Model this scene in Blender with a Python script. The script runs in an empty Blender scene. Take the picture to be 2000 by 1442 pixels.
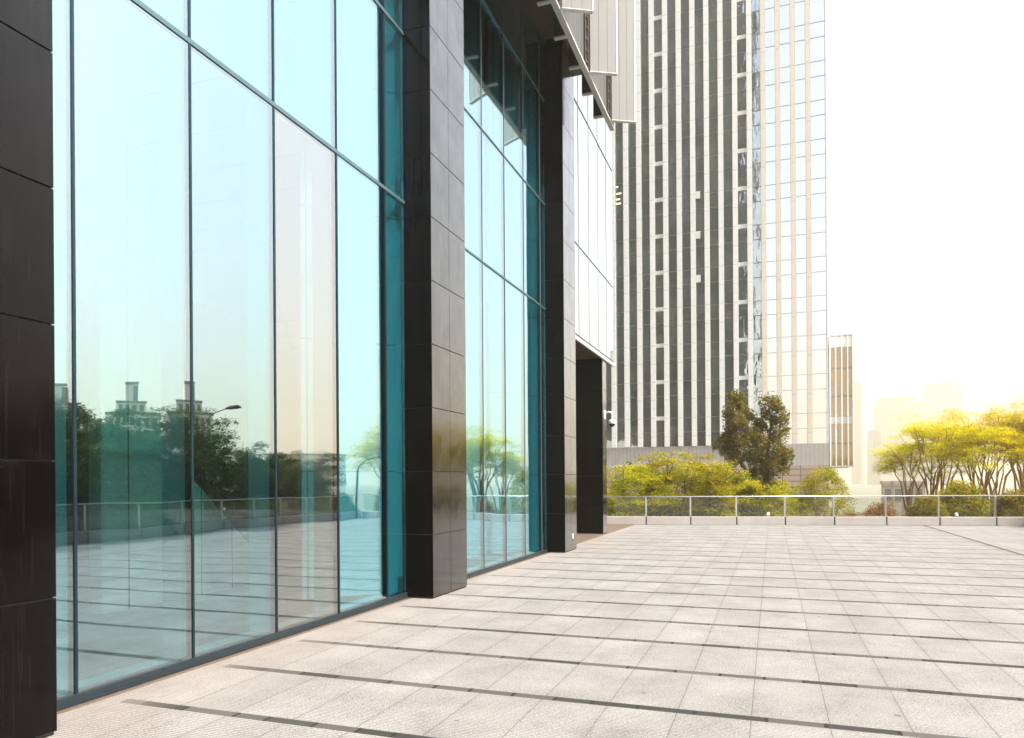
import bpy, math, random
from mathutils import Vector, Matrix
R = math.radians
scene = bpy.context.scene
col = scene.collection

# ------------------------------------------------------------------ camera
cam = bpy.data.cameras.new('camera'); camo = bpy.data.objects.new('camera', cam); col.objects.link(camo)
cam.sensor_width = 36.0; cam.lens = 36 * 1406.9 / 2000; cam.shift_y = (940.75 - 721) / 2000
cam.clip_start = 0.05; cam.clip_end = 6000
camo.location = (0, 0, 1.6)
camo.rotation_mode = 'QUATERNION'
camo.rotation_quaternion = (Matrix.Rotation(0.3466, 3, 'Z') @ Matrix.Rotation(R(90), 3, 'X') @ Matrix.Rotation(-0.00642, 3, 'Z')).to_quaternion()
scene.camera = camo
# ------------------------------------------------------------------ world, sun, exposure
SUN_EL, SUN_AZ = R(50), R(99)          # azimuth measured from +Y towards +X
world = bpy.data.worlds.new('World'); scene.world = world; world.use_nodes = True
wt = world.node_tree; bg = wt.nodes['Background']
sky = wt.nodes.new('ShaderNodeTexSky'); sky.sky_type = 'NISHITA'; sky.sun_disc = False
sky.sun_elevation = SUN_EL; sky.sun_rotation = SUN_AZ
sky.air_density = 1.0; sky.dust_density = 4.0; sky.ozone_density = 1.0; sky.altitude = 0
hs = wt.nodes.new('ShaderNodeHueSaturation'); hs.inputs['Saturation'].default_value = .5; hs.inputs['Value'].default_value = 1.1
wt.links.new(sky.outputs[0], hs.inputs['Color']); wb = wt.nodes.new('ShaderNodeMix'); wb.data_type = 'RGBA'; wb.blend_type = 'MULTIPLY'; wb.inputs[0].default_value = 1.0; wb.inputs[7].default_value = (.93, 1.0, 1.05, 1)
wt.links.new(hs.outputs[0], wb.inputs[6]); wt.links.new(wb.outputs[2], bg.inputs[0]); bg.inputs[1].default_value = 0.15
sun = bpy.data.lights.new('sun', 'SUN'); sun.energy = 2.7; sun.angle = R(1.0); sun.color = (1.0, 0.89, 0.73)
suno = bpy.data.objects.new('sun', sun); col.objects.link(suno)
sd = Vector((math.sin(SUN_AZ) * math.cos(SUN_EL), math.cos(SUN_AZ) * math.cos(SUN_EL), math.sin(SUN_EL)))
suno.rotation_mode = 'QUATERNION'; suno.rotation_quaternion = sd.to_track_quat('Z', 'Y')
suno.location = (20, 30, 60)
vs = scene.view_settings; vs.view_transform = 'Standard'; vs.look = 'None'; vs.gamma = 1.0; vs.use_curve_mapping = False
vs.exposure = 1.30
cy = scene.cycles
cy.use_denoising = True; cy.max_bounces = 8; cy.diffuse_bounces = 4; cy.glossy_bounces = 5; cy.transmission_bounces = 4
cy.transparent_max_bounces = 24; cy.volume_bounces = 2; cy.caustics_reflective = False; cy.caustics_refractive = False
cy.sample_clamp_indirect = 6.0

# ------------------------------------------------------------------ object helpers
def tag(o, label=None, cat=None, group=None, kind=None):
    for k, v in (('label', label), ('category', cat), ('group', group), ('kind', kind)):
        if v: o[k] = v
    return o
def empty(name, loc=(0, 0, 0), rz=0.0, parent=None):
    o = bpy.data.objects.new(name, None); col.objects.link(o)
    o.location = loc; o.rotation_euler = (0, 0, rz); o.empty_display_size = 0.3
    if parent: o.parent = parent
    return o
class MB:
    def __init__(s): s.v = []; s.f = []; s.sm = []
    def poly(s, pts, smooth=False):
        i = len(s.v); s.v += [tuple(p) for p in pts]; s.f.append(tuple(range(i, i + len(pts)))); s.sm.append(smooth); return s
    def box(s, x0, x1, y0, y1, z0, z1, b=0.0):
        i = len(s.v)
        if b <= 0:
            s.v += [(x, y, z) for z in (z0, z1) for y in (y0, y1) for x in (x0, x1)]
            F = [(0, 2, 3, 1), (4, 5, 7, 6), (0, 1, 5, 4), (2, 6, 7, 3), (0, 4, 6, 2), (1, 3, 7, 5)]
            s.f += [tuple(i + k for k in q) for q in F]; s.sm += [False] * 6; return s
        # chamfered box: each face inset by b, edges and corners closed
        lo = (x0, y0, z0); hi = (x1, y1, z1); idx = {}
        def vid(p):
            if p not in idx: idx[p] = len(s.v); s.v.append(p)
            return idx[p]
        def pt(sg, ax):
            p = []
            for k in range(3):
                c = lo[k] if sg[k] < 0 else hi[k]
                if k != ax: c += b if sg[k] < 0 else -b
                p.append(c)
            return tuple(p)
        cen = Vector(((x0 + x1) / 2, (y0 + y1) / 2, (z0 + z1) / 2))
        def add(pts):
            P = [Vector(p) for p in pts]; n = (P[1] - P[0]).cross(P[2] - P[0])
            if n.dot(sum(P, Vector()) / len(P) - cen) < 0: pts = pts[::-1]
            s.f.append(tuple(vid(p) for p in pts)); s.sm.append(False)
        for ax in range(3):
            a, c = [k for k in range(3) if k != ax]
            for sg in (-1, 1):
                q = []
                for u, w in ((-1, -1), (1, -1), (1, 1), (-1, 1)):
                    g = [0, 0, 0]; g[ax] = sg; g[a] = u; g[c] = w; q.append(pt(g, ax))
                add(q)
        for ax in range(3):                      # edges along ax
            a, c = [k for k in range(3) if k != ax]
            for u in (-1, 1):
                for w in (-1, 1):
                    g0 = [0, 0, 0]; g0[a] = u; g0[c] = w; g1 = list(g0); g0[ax] = -1; g1[ax] = 1
                    add([pt(g0, a), pt(g1, a), pt(g1, c), pt(g0, c)])
        for g in [(a, c, d) for a in (-1, 1) for c in (-1, 1) for d in (-1, 1)]:
            add([pt(g, 0), pt(g, 1), pt(g, 2)])
        return s
    def prism(s, outline, z0, z1):               # outline counter-clockwise in XY
        n = len(outline); i = len(s.v)
        s.v += [(x, y, z0) for x, y in outline] + [(x, y, z1) for x, y in outline]
        s.f.append(tuple(i + k for k in range(n))[::-1]); s.f.append(tuple(i + n + k for k in range(n)))
        s.f += [(i + k, i + (k + 1) % n, i + n + (k + 1) % n, i + n + k) for k in range(n)]; s.sm += [False] * (n + 2); return s
    def tube(s, path, rad, n=6, cap=True):
        P = [Vector(p) for p in path]; i0 = len(s.v)
        if not hasattr(rad, '__len__'): rad = [rad] * len(P)
        ref = None
        for k, p in enumerate(P):
            t = (P[min(k + 1, len(P) - 1)] - P[max(k - 1, 0)]).normalized()
            if ref is None: ref = t.orthogonal().normalized()
            ref = (ref - t * ref.dot(t)).normalized(); bi = t.cross(ref)
            for a in range(n):
                an = 2 * math.pi * a / n
                s.v.append(tuple(p + (ref * math.cos(an) + bi * math.sin(an)) * rad[k]))
        for k in range(len(P) - 1):
            for a in range(n):
                b = (a + 1) % n
                s.f.append((i0 + k * n + a, i0 + k * n + b, i0 + (k + 1) * n + b, i0 + (k + 1) * n + a)); s.sm.append(True)
        if cap:
            s.f.append(tuple(i0 + a for a in range(n))[::-1]); s.f.append(tuple(i0 + (len(P) - 1) * n + a for a in range(n))); s.sm += [False, False]
        return s
    def lathe(s, prof, c=(0, 0, 0), n=20):       # prof: (r, z) from bottom to top
        i0 = len(s.v)
        for r, z in prof:
            for a in range(n):
                an = 2 * math.pi * a / n; s.v.append((c[0] + r * math.cos(an), c[1] + r * math.sin(an), c[2] + z))
        for k in range(len(prof) - 1):
            for a in range(n):
                b = (a + 1) % n
                s.f.append((i0 + k * n + a, i0 + k * n + b, i0 + (k + 1) * n + b, i0 + (k + 1) * n + a)); s.sm.append(True)
        return s
    def build(s, name, mat, parent=None, off=(0, 0, 0)):
        me = bpy.data.meshes.new(name)
        v = [(a - off[0], b - off[1], c - off[2]) for a, b, c in s.v] if any(off) else s.v
        me.from_pydata(v, [], s.f); me.polygons.foreach_set('use_smooth', s.sm)
        me.materials.append(mat); me.update()
        o = bpy.data.objects.new(name, me); col.objects.link(o)
        if parent: o.parent = parent
        return o
def copy_tree(o, parent=None):
    c = o.copy(); col.objects.link(c)
    if parent: c.parent = parent
    for ch in list(o.children): copy_tree(ch, c)
    return c

# ------------------------------------------------------------------ material helpers
class NT:
    def __init__(s, name):
        s.m = bpy.data.materials.new(name); s.m.use_nodes = True; s.t = s.m.node_tree
        s.p = s.t.nodes['Principled BSDF']; s.out = s.t.nodes['Material Output']
    def put(s, sock, v):
        if isinstance(v, bpy.types.NodeSocket): s.t.links.new(v, sock)
        elif v is not None: sock.default_value = v
    def n(s, ty, ins=None, out=0, **attrs):
        nd = s.t.nodes.new('ShaderNode' + ty)
        for k, v in attrs.items(): setattr(nd, k, v)
        for k, v in (ins or {}).items(): s.put(nd.inputs[k], v)
        return nd.outputs[out]
    def ma(s, op, a, b=None, c=None): 
        i = {0: a}
        if b is not None: i[1] = b
        if c is not None: i[2] = c
        return s.n('Math', i, operation=op)
    def mix(s, f, a, b, blend='MIX'):
        return s.n('Mix', {'Factor': f, 6: a, 7: b}, out=2, data_type='RGBA', blend_type=blend)
    def xyz(s, src='Object'):
        tc = s.n('TexCoord', out=src); sep = s.t.nodes.new('ShaderNodeSeparateXYZ'); s.t.links.new(tc, sep.inputs[0])
        return tc, sep.outputs[0], sep.outputs[1], sep.outputs[2]
    def noise(s, vec, scale, detail=3, rough=.5, dist=0.0, out=0, w=None):
        return s.n('TexNoise', {'Vector': vec, 'Scale': scale, 'Detail': detail, 'Roughness': rough, 'Distortion': dist}, out=out)
    def ramp(s, f, stops):
        nd = s.t.nodes.new('ShaderNodeValToRGB'); s.put(nd.inputs[0], f); e = nd.color_ramp.elements
        while len(e) < len(stops): e.new(.5)
        for k, (p, c) in enumerate(stops): e[k].position = p; e[k].color = c if len(c) == 4 else (*c, 1)
        return nd.outputs[0]
    def set(s, **k):
        for a, v in k.items(): s.put(s.p.inputs[a.replace('_', ' ')], v)
        return s
    def bump(s, hgt, strength=.3, dist=.01):
        s.put(s.p.inputs['Normal'], s.n('Bump', {'Height': hgt, 'Strength': strength, 'Distance': dist}))
def c4(r, g, b): return (r, g, b, 1)

def mat_plain(name, c, rough=.5, metal=0.0, var=.12, scale=6.0, spec=.5, coords='Object'):
    t = NT(name); tc = t.n('TexCoord', out=coords)
    nz = t.noise(tc, scale, 4, .6)
    t.set(Base_Color=t.mix(t.ma('MULTIPLY', nz, 1.0), c4(*[x * (1 - var) for x in c]), c4(*[min(1, x * (1 + var)) for x in c])),
          Roughness=t.ma('MULTIPLY_ADD', nz, .2, rough - .1), Metallic=metal, Specular_IOR_Level=spec)
    return t.m

def mat_paving():
    t = NT('pale_stone_paving'); tc, X, Y, Z = t.xyz()
    ms = t.n('Mapping', {'Vector': tc, 'Scale': (1, 1, 1)})
    rowf = t.ma('DIVIDE', t.ma('SUBTRACT', Y, 4.0789), 1.0581)
    row = t.ma('FLOOR', rowf); fr = t.ma('FRACT', rowf)
    inx = t.ma('MULTIPLY', t.ma('GREATER_THAN', X, -4.52), t.ma('LESS_THAN', X, 4.86))
    wob = t.ma('MULTIPLY', t.ma('SUBTRACT', t.noise(tc, 9, 2), .5), .006)
    strip = t.ma('MULTIPLY', t.ma('GREATER_THAN', t.ma('ADD', fr, wob), 1 - .088), inx)
    # joints between slabs
    jf = t.ma('FRACT', t.ma('DIVIDE', t.ma('SUBTRACT', t.ma('ADD', X, wob), -0.6268 - .2427), .4855))
    jd = t.ma('ABSOLUTE', t.ma('SUBTRACT', jf, .5))
    jw = t.ma('MULTIPLY_ADD', t.noise(tc, 22, 3), .0105, .0003)
    joint = t.ma('MULTIPLY', t.ma('LESS_THAN', jd, jw), t.ma('LESS_THAN', X, 4.86))
    joint = t.ma('MULTIPLY', joint, t.ma('GREATER_THAN', X, -4.3))
    # slab identity
    ix = t.ma('FLOOR', t.ma('DIVIDE', t.ma('SUBTRACT', X, -0.6268), .4855))
    cell = t.n('CombineXYZ', {0: ix, 1: row, 2: 0.0})
    wn = t.n('TexWhiteNoise', {'Vector': cell}, out=0, noise_dimensions='3D')
    speck = t.noise(tc, 75, 3, .85); blot = t.noise(tc, 1.6, 5, .62); mid = t.noise(tc, 14, 4, .65)
    gro = t.ma('SINE', t.ma('MULTIPLY', Y, 2 * math.pi / .0262))
    gro = t.ma('MULTIPLY', t.ma('MULTIPLY_ADD', gro, .5, .5), t.ma('MULTIPLY_ADD', mid, .8, .45))
    base = t.ramp(t.ma('ADD', t.ma('MULTIPLY', speck, .78), t.ma('MULTIPLY', blot, .22)),
                  [(.37, c4(.10, .095, .09)), (.47, c4(.32, .308, .298)), (.60, c4(.52, .505, .49))])
    base = t.mix(t.ma('MULTIPLY', wn, .30), base, c4(.25, .235, .225))
    stn = t.ramp(t.noise(tc, .9, 6, .72, 1.2), [(.52, c4(0, 0, 0)), (.74, c4(1, 1, 1))])
    base = t.mix(t.ma('MULTIPLY', stn, .42), base, c4(.15, .138, .128))
    gum = t.n('TexVoronoi', {'Vector': tc, 'Scale': 1.7}, out=0)
    base = t.mix(t.ma('MULTIPLY', t.ma('LESS_THAN', gum, t.ma('MULTIPLY', wn, .045)), .6), base, c4(.08, .075, .07))
    nearj = t.n('MapRange', {'Value': jd, 'From Min': 0.0, 'From Max': .09, 'To Min': .2, 'To Max': 0.0})
    base = t.mix(t.ma('MULTIPLY', nearj, mid), base, c4(.13, .12, .11))
    base = t.mix(t.ma('MULTIPLY', gro, .72), base, c4(.09, .083, .08))
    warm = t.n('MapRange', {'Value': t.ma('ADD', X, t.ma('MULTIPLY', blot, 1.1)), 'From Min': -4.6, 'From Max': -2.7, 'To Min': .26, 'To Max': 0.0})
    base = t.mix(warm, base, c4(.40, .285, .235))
    # drain strip pieces
    vx = t.ma('ADD', t.ma('MULTIPLY', X, 2.7), t.ma('MULTIPLY', row, 17.31))
    pc = t.n('TexVoronoi', {'W': vx, 'Scale': 1.0}, out='Color', voronoi_dimensions='1D')
    pe = t.n('TexVoronoi', {'W': vx, 'Scale': 1.0}, out=0, voronoi_dimensions='1D', feature='DISTANCE_TO_EDGE')
    pcs = t.n('SeparateColor', {0: pc})
    scol = t.ramp(pcs, [(0, c4(.03, .028, .027)), (.3, c4(.038, .035, .033)), (.34, c4(.075, .070, .067)), (1, c4(.115, .107, .102))])
    scol = t.mix(t.ma('MULTIPLY', speck, .35), scol, c4(.08, .075, .07))
    scol = t.mix(t.ma('LESS_THAN', pe, .036), scol, c4(.02, .019, .018))
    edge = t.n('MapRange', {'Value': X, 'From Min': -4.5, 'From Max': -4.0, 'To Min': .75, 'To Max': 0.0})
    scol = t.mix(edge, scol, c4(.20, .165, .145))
    colr = t.mix(joint, base, c4(.115, .106, .098))
    colr = t.mix(strip, colr, scol)
    # strip edge lines + the drain line on the right
    dl = t.ma('LESS_THAN', t.ma('ABSOLUTE', t.ma('SUBTRACT', X, 4.9)), .05)
    colr = t.mix(dl, colr, c4(.10, .07, .045))
    gapz = t.ma('MULTIPLY', t.ma('LESS_THAN', X, -4.68), t.ma('MULTIPLY_ADD', mid, .6, .55))  # brown edge gap along the glass, doubling as painted contact darkening
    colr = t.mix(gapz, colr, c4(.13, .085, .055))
    hgt = t.ma('ADD', t.ma('MULTIPLY', gro, -.5), t.ma('MULTIPLY', speck, .6))
    hgt = t.ma('ADD', hgt, t.ma('MULTIPLY', t.ma('MAXIMUM', joint, strip), -.8))
    t.set(Base_Color=colr, Roughness=.82, Specular_IOR_Level=.25); t.bump(hgt, .35, .004)
    return t.m

def mat_stone():
    t = NT('polished_dark_granite'); tc, X, Y, Z = t.xyz()
    blk = t.n('CombineXYZ', {0: t.ma('FLOOR', t.ma('MULTIPLY', X, .9)), 1: t.ma('FLOOR', t.ma('DIVIDE', Y, .585)), 2: t.ma('FLOOR', t.ma('DIVIDE', Z, .8735))})
    wn = t.n('TexWhiteNoise', {'Vector': blk}, noise_dimensions='3D')
    off = t.n('VectorMath', {0: tc, 1: t.n('VectorMath', {0: blk, 1: (3.7, 5.1, 2.3)}, operation='MULTIPLY')}, operation='ADD')
    big = t.noise(off, 2.2, 6, .68, .6); vst = t.noise(t.n('Mapping', {'Vector': off, 'Scale': (9, 9, .55)}), 2.6, 4, .6)
    run = t.noise(t.n('Mapping', {'Vector': off, 'Scale': (34, 34, .9)}), 1.0, 3, .6)
    run = t.ramp(run, [(.60, c4(0, 0, 0)), (.72, c4(1, 1, 1))])
    fine = t.noise(off, 240, 2, .7)
    c = t.ramp(t.ma('ADD', t.ma('MULTIPLY', big, .6), t.ma('MULTIPLY', vst, .4)), [(.34, c4(.003, .0026, .0028)), (.52, c4(.006, .0050, .0052)), (.72, c4(.022, .0190, .0190))])
    c = t.mix(t.ma('MULTIPLY', wn, .30), c, c4(.016, .0135, .014))
    c = t.mix(t.ma('MULTIPLY', run, .15), c, c4(.10, .092, .092))
    c = t.mix(t.ma('MULTIPLY', fine, .22), c, c4(.022, .02, .02))
    c = t.mix(.72, c, c4(.001, .0007, .0009))
    rg = t.n('MapRange', {'Value': big, 'From Min': .3, 'From Max': .7, 'To Min': .05, 'To Max': .24})
    bmp = t.n('Bump', {'Height': t.ma('ADD', t.noise(off, 1.1, 2), t.ma('MULTIPLY', fine, .012)), 'Strength': .10, 'Distance': .02})
    lw = t.n('LayerWeight', {'Blend': .5}, out='Facing')
    gl = t.n('BsdfGlossy', {'Color': t.ramp(t.ma('ADD', t.ma('MULTIPLY', big, .6), t.ma('MULTIPLY', vst, .4)), [(.36, c4(.84, .83, .86)), (.60, c4(1, 1, 1))]), 'Roughness': rg, 'Normal': bmp}); df = t.n('BsdfDiffuse', {'Color': c})
    t.put(t.out.inputs[0], t.n('MixShader', {0: t.ma('MINIMUM', t.ma('MULTIPLY_ADD', t.ma('POWER', lw, 3.0), 1.2, .004), 1.0), 1: df, 2: gl}))
    return t.m

def mat_glass(name, trans, refl, r0=.39, r1=1.0, wav=.005, exp=3.0):
    t = NT(name); tc = t.n('TexCoord', out='Object')
    nz = t.noise(tc, .55, 2, .4)
    bp = t.n('Bump', {'Height': nz, 'Strength': 1.0, 'Distance': wav})
    lw = t.n('LayerWeight', {'Blend': .5, 'Normal': bp}, out='Facing')
    f = t.ma('MULTIPLY_ADD', t.ma('POWER', lw, exp), r1 - r0, r0)
    tr = t.n('BsdfTransparent', {'Color': c4(*trans)})
    gl = t.n('BsdfGlossy', {'Color': c4(*refl), 'Roughness': 0.0, 'Normal': bp})
    mx = t.n('MixShader', {0: f, 1: tr, 2: gl}); t.put(t.out.inputs[0], mx)
    return t.m

def mat_window(name, dark, wav=.02, mirror=.62, tint=(.93, .97, 1)):
    """office window seen from outside: coated reflective face, wavy, dim rooms and pale blinds behind"""
    t = NT(name); tc, X, Y, Z = t.xyz()
    nz = t.noise(t.n('Mapping', {'Vector': tc, 'Scale': (1.6, 1, .55)}), 1.0, 2, .45)
    bp = t.n('Bump', {'Height': nz, 'Strength': 1.0, 'Distance': wav})
    cell = t.n('CombineXYZ', {0: t.ma('FLOOR', t.ma('DIVIDE', X, 1.4567)), 1: 0.0, 2: t.ma('FLOOR', t.ma('DIVIDE', t.ma('ADD', Z, .4), 2.0))})
    wn = t.n('TexWhiteNoise', {'Vector': cell}, noise_dimensions='3D')
    cu = t.noise(t.n('Mapping', {'Vector': tc, 'Scale': (6, 1, .3)}), 2.0, 3, .6)
    blind = t.ma('MULTIPLY', t.ma('GREATER_THAN', wn, .45), t.ramp(cu, [(.42, c4(0, 0, 0)), (.62, c4(1, 1, 1))]))
    c = t.mix(blind, c4(*dark), c4(.20, .22, .235)); c = t.mix(t.ma('MULTIPLY', cu, .25), c, c4(.03, .03, .032))
    df = t.n('BsdfDiffuse', {'Color': c})
    gl = t.n('BsdfGlossy', {'Color': c4(*tint), 'Roughness': .01, 'Normal': bp})
    t.put(t.out.inputs[0], t.n('MixShader', {0: mirror, 1: df, 2: gl}))
    return t.m

def mat_panel(name, c, zp=0, zo=0.0, xp=0, xo=0.0, axis='X', jw=.012, rough=.5, jc=.45, var=.10, spec=.5):
    """cladding with thin panel joints every zp metres up and xp metres along axis"""
    t = NT(name); tc, X, Y, Z = t.xyz(); A = X if axis == 'X' else Y
    nz = t.noise(tc, 2.0, 5, .6); f2 = t.noise(tc, 40, 2, .6)
    cc = t.mix(nz, c4(*[v * (1 - var) for v in c]), c4(*[min(1, v * (1 + var)) for v in c]))
    cc = t.mix(t.ma('MULTIPLY', f2, .10), cc, c4(*[v * .6 for v in c]))
    for S, p, o in ((Z, zp, zo), (A, xp, xo)):
        if p:
            d = t.ma('MULTIPLY', t.ma('SUBTRACT', .5, t.ma('ABSOLUTE', t.ma('SUBTRACT', t.ma('FRACT', t.ma('DIVIDE', t.ma('SUBTRACT', S, o), p)), .5))), p)
            cc = t.mix(t.ma('LESS_THAN', d, jw), cc, c4(*[v * jc for v in c]))
    t.set(Base_Color=cc, Roughness=rough, Specular_IOR_Level=spec); return t.m

def mat_leaf(name, a, b, c, tr=.45):
    t = NT(name); tc = t.n('TexCoord', out='Object'); g = t.n('NewGeometry', out='Random Per Island')
    oi = t.n('ObjectInfo', out='Random')
    nz = t.noise(tc, 1.7, 3, .6)
    f = t.ma('ADD', t.ma('MULTIPLY', nz, .7), t.ma('MULTIPLY', g, .32))
    cc = t.ramp(f, [(.25, c4(*a)), (.52, c4(*b)), (.85, c4(*c))])
    cc = t.n('HueSaturation', {'Hue': t.ma('MULTIPLY_ADD', oi, .03, .485), 'Saturation': 1.0, 'Value': t.ma('MULTIPLY_ADD', oi, .3, .85), 'Color': cc})
    d = t.n('BsdfDiffuse', {'Color': cc}); tl = t.n('BsdfTranslucent', {'Color': t.mix(.5, cc, c4(1, .95, .3), 'MULTIPLY')})
    gl = t.n('BsdfGlossy', {'Color': c4(1, 1, 1), 'Roughness': .45})
    m = t.n('MixShader', {0: tr, 1: d, 2: tl}); m = t.n('MixShader', {0: .012, 1: m, 2: gl})
    t.put(t.out.inputs[0], m); return t.m

M = dict(
    paving=mat_paving(), stone=mat_stone(),
    joint=mat_plain('dark_joint', (.012, .010, .010), .8),
    glass=mat_glass('cyan_coated_glass', (.55, .94, 1.0), (.76, .90, .95)),
    glass_green=mat_glass('grey_green_coated_glass', (.52, .80, .82), (.78, .90, .965)),
    glass_clear=mat_glass('neutral_coated_glass', (.70, .80, .80), (.86, .855, .86)),
    glass_white=mat_glass('pale_coated_glass', (.66, .78, .78), (1.0, 1.0, 1.0), .55),
    mullion=mat_plain('teal_grey_mullion', (.016, .042, .058), .35, .6, .15, 10),
    mullion_dark=mat_plain('dark_sill_metal', (.035, .05, .06), .4, .5, .15, 10),
    seam_pale=mat_plain('pale_seam', (.42, .46, .46), .4, .2, .1, 10),
    seam=mat_plain('grey_seam', (.13, .17, .18), .4, .2, .1, 10),
    transom=mat_plain('grey_transom', (.10, .17, .19), .4, .5, .12, 10),
    fin_glass=mat_plain('white_frosted_fin', (.72, .93, .97), .5, 0, .05, 3),
    sill=mat_plain('white_inner_sill', (.50, .74, .80), .5, 0, .08, 5),
    int_floor=mat_plain('interior_floor', (.16, .16, .15), .35, 0, .12, 2),
    int_dark=mat_panel('interior_dark_wall', (.03, .03, .03), 2.6, 0, 1.13, 0, 'Y', .01, .6),
    int_light=mat_panel('interior_cream_wall', (.66, .66, .54), 0, 0, .62, .2, 'Y', .012, .55, .08),
    int_teal=mat_panel('interior_grey_wall', (.60, .88, .93), 1.75, 0, .9, 0, 'Y', .01, .6),
    ceil=mat_panel('dark_soffit', (.085, .055, .045), 0, 0, 1.13, .3, 'Y', .01, .45),
    fin=mat_panel('white_metal_fin', (.25, .247, .245), 0, 0, 0, 0, 'X', .006, .4, .55, .06),
    fin_edge=mat_plain('bright_fin_edge', (.85, .85, .83), .3, .0, .04, 5),
    screen=mat_panel('dark_grey_screen', (.075, .072, .075), 0, 0, .31, .05, 'Y', .012, .45, 1.9),
    mass=mat_panel('dark_upper_cladding', (.012, .019, .028), 3.9, 0, 1.5, 0, 'X', .05, .5, 2.2),
    rib=mat_plain('brown_rib', (.05, .035, .03), .5, 0, .2, 5),
    trim=mat_plain('pale_trim', (.50, .50, .495), .4, 0, .08, 8),
    kerb=mat_panel('grey_granite_kerb', (.50, .455, .435), 0, 0, 0, 0, 'X', .01, .55, .5, .2),
    steel=mat_plain('brushed_steel', (.55, .55, .54), .35, .8, .06, 20),
    glass_thin=None,
    tower_fin=mat_panel('pale_stone_fin', (.79, .795, .81), 2.0, .4, 0, 0, 'X', .035, .6, .72),
    tower_fin2=mat_panel('beige_flush_fin', (.74, .65, .57), 2.0, .4, 0, 0, 'X', .035, .6, .72),
    window=mat_window('tower_window', (.012, .024, .036), .010, .48, (.84, .95, 1.0)),
    window_clear=mat_window('tower_window_flat', (.03, .035, .04), .006, .72, (.88, .92, .97)),
    span=mat_plain('window_rail', (.16, .15, .14), .5, .2, .15, 4),
    span_pale=mat_plain('pale_window_rail', (.30, .29, .28), .5, .2, .1, 4),
    panel_white=mat_plain('white_spandrel_panel', (.72, .73, .74), .4, 0, .08, 2),
    corr=mat_panel('grey_corrugated_base', (.42, .39, .385), 0, 0, .42, 0, 'X', .03, .6, .72),
    rust=None,
    annex=mat_window('bronze_glass', (.36, .22, .11), .01, .16, (1, .9, .78)),
    terrain=mat_plain('far_ground', (.17, .17, .12), .9, 0, .3, .05),
    soil=mat_plain('garden_soil', (.10, .085, .05), .95, 0, .35, 1.2),
    bark=mat_plain('brown_bark', (.10, .07, .045), .9, 0, .35, 14),
    bark_gold=mat_plain('tan_bark', (.40, .25, .10), .9, 0, .3, 14),
    concrete=mat_panel('pale_concrete', (.20, .185, .175), 3.2, 0, 2.2, 0, 'X', .14, .8, .7),
    city=mat_panel('far_city_wall', (.13, .12, .115), 3.4, 0, 3.0, 0, 'X', .5, .8, .55),
    pink=mat_panel('pinkish_render', (.42, .32, .27), 3.0, 0, 2.0, 0, 'X', .25, .8, .55),
    apt=mat_plain('apartment_wall', (.74, .68, .60), .8, 0, .1, .6),
    apt_roof=mat_plain('apartment_roof', (.14, .13, .13), .7, 0, .15, 1),
    apt_win=mat_plain('apartment_window', (.06, .075, .09), .2, 0, .3, 1),
    white=mat_plain('white_plastic', (.78, .78, .75), .35, 0, .04, 10),
    dome=mat_plain('smoked_dome', (.02, .012, .01), .08, 0, .1, 10),
    pole=mat_plain('dark_lamp_metal', (.05, .055, .06), .4, .5, .15, 10),
)
def mat_thin_glass():
    t = NT('clear_balustrade_glass')
    lw = t.n('LayerWeight', {'Blend': .3}, out='Fresnel')
    tr = t.n('BsdfTransparent', {'Color': c4(.93, .955, .93)}); gl = t.n('BsdfGlossy', {'Color': c4(1, 1, 1), 'Roughness': 0.0})
    t.put(t.out.inputs[0], t.n('MixShader', {0: t.ma('MULTIPLY_ADD', lw, .35, .03), 1: tr, 2: gl})); return t.m
M['glass_thin'] = mat_thin_glass()
def mat_rust():
    t = NT('rusticated_stone_wall'); tc, X, Y, Z = t.xyz()
    br = t.t.nodes.new('ShaderNodeTexBrick'); t.put(br.inputs['Vector'], t.n('CombineXYZ', {0: X, 1: Z, 2: 0.0}))
    br.offset = 0.0; br.inputs['Scale'].default_value = 1.0; br.inputs['Brick Width'].default_value = 1.75; br.inputs['Row Height'].default_value = .62
    br.inputs['Mortar Size'].default_value = .05; br.inputs['Color1'].default_value = c4(.33, .25, .215); br.inputs['Color2'].default_value = c4(.40, .31, .265); br.inputs['Mortar'].default_value = c4(.17, .125, .105)
    t.set(Base_Color=br.outputs[0], Roughness=.9); t.bump(t.ma('ADD', t.noise(tc, 2.5, 5, .7), t.ma('MULTIPLY', br.outputs[1], -1.5)), .6, .12); return t.m
M['rust'] = mat_rust()
def mat_backlight():
    t = NT('lit_ceiling_lamp'); t.set(Base_Color=c4(.8, .7, .45), Emission_Color=c4(1, .82, .45), Emission_Strength=1.2); return t.m
M['lamp_lit'] = mat_backlight()
LEAF = dict(
    yellow=mat_leaf('yellow_green_leaf', (.08, .11, .004), (.44, .42, .006), (.86, .60, .010), .55),
    gold=mat_leaf('golden_leaf', (.26, .31, .004), (.74, .64, .005), (.92, .76, .008), .6),
    olive=mat_leaf('olive_leaf', (.05, .060, .004), (.17, .15, .008), (.42, .30, .020), .45),
    bush=mat_leaf('warm_green_leaf', (.09, .09, .004), (.34, .28, .007), (.72, .50, .012), .5),
    orange=mat_leaf('orange_leaf', (.22, .10, .03), (.36, .18, .06), (.45, .26, .10), .4),
    dark=mat_leaf('deep_green_leaf', (.010, .028, .003), (.036, .085, .007), (.15, .17, .012), .4),
    fern=mat_leaf('mid_green_leaf', (.030, .055, .010), (.085, .12, .018), (.21, .20, .03), .45))

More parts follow.
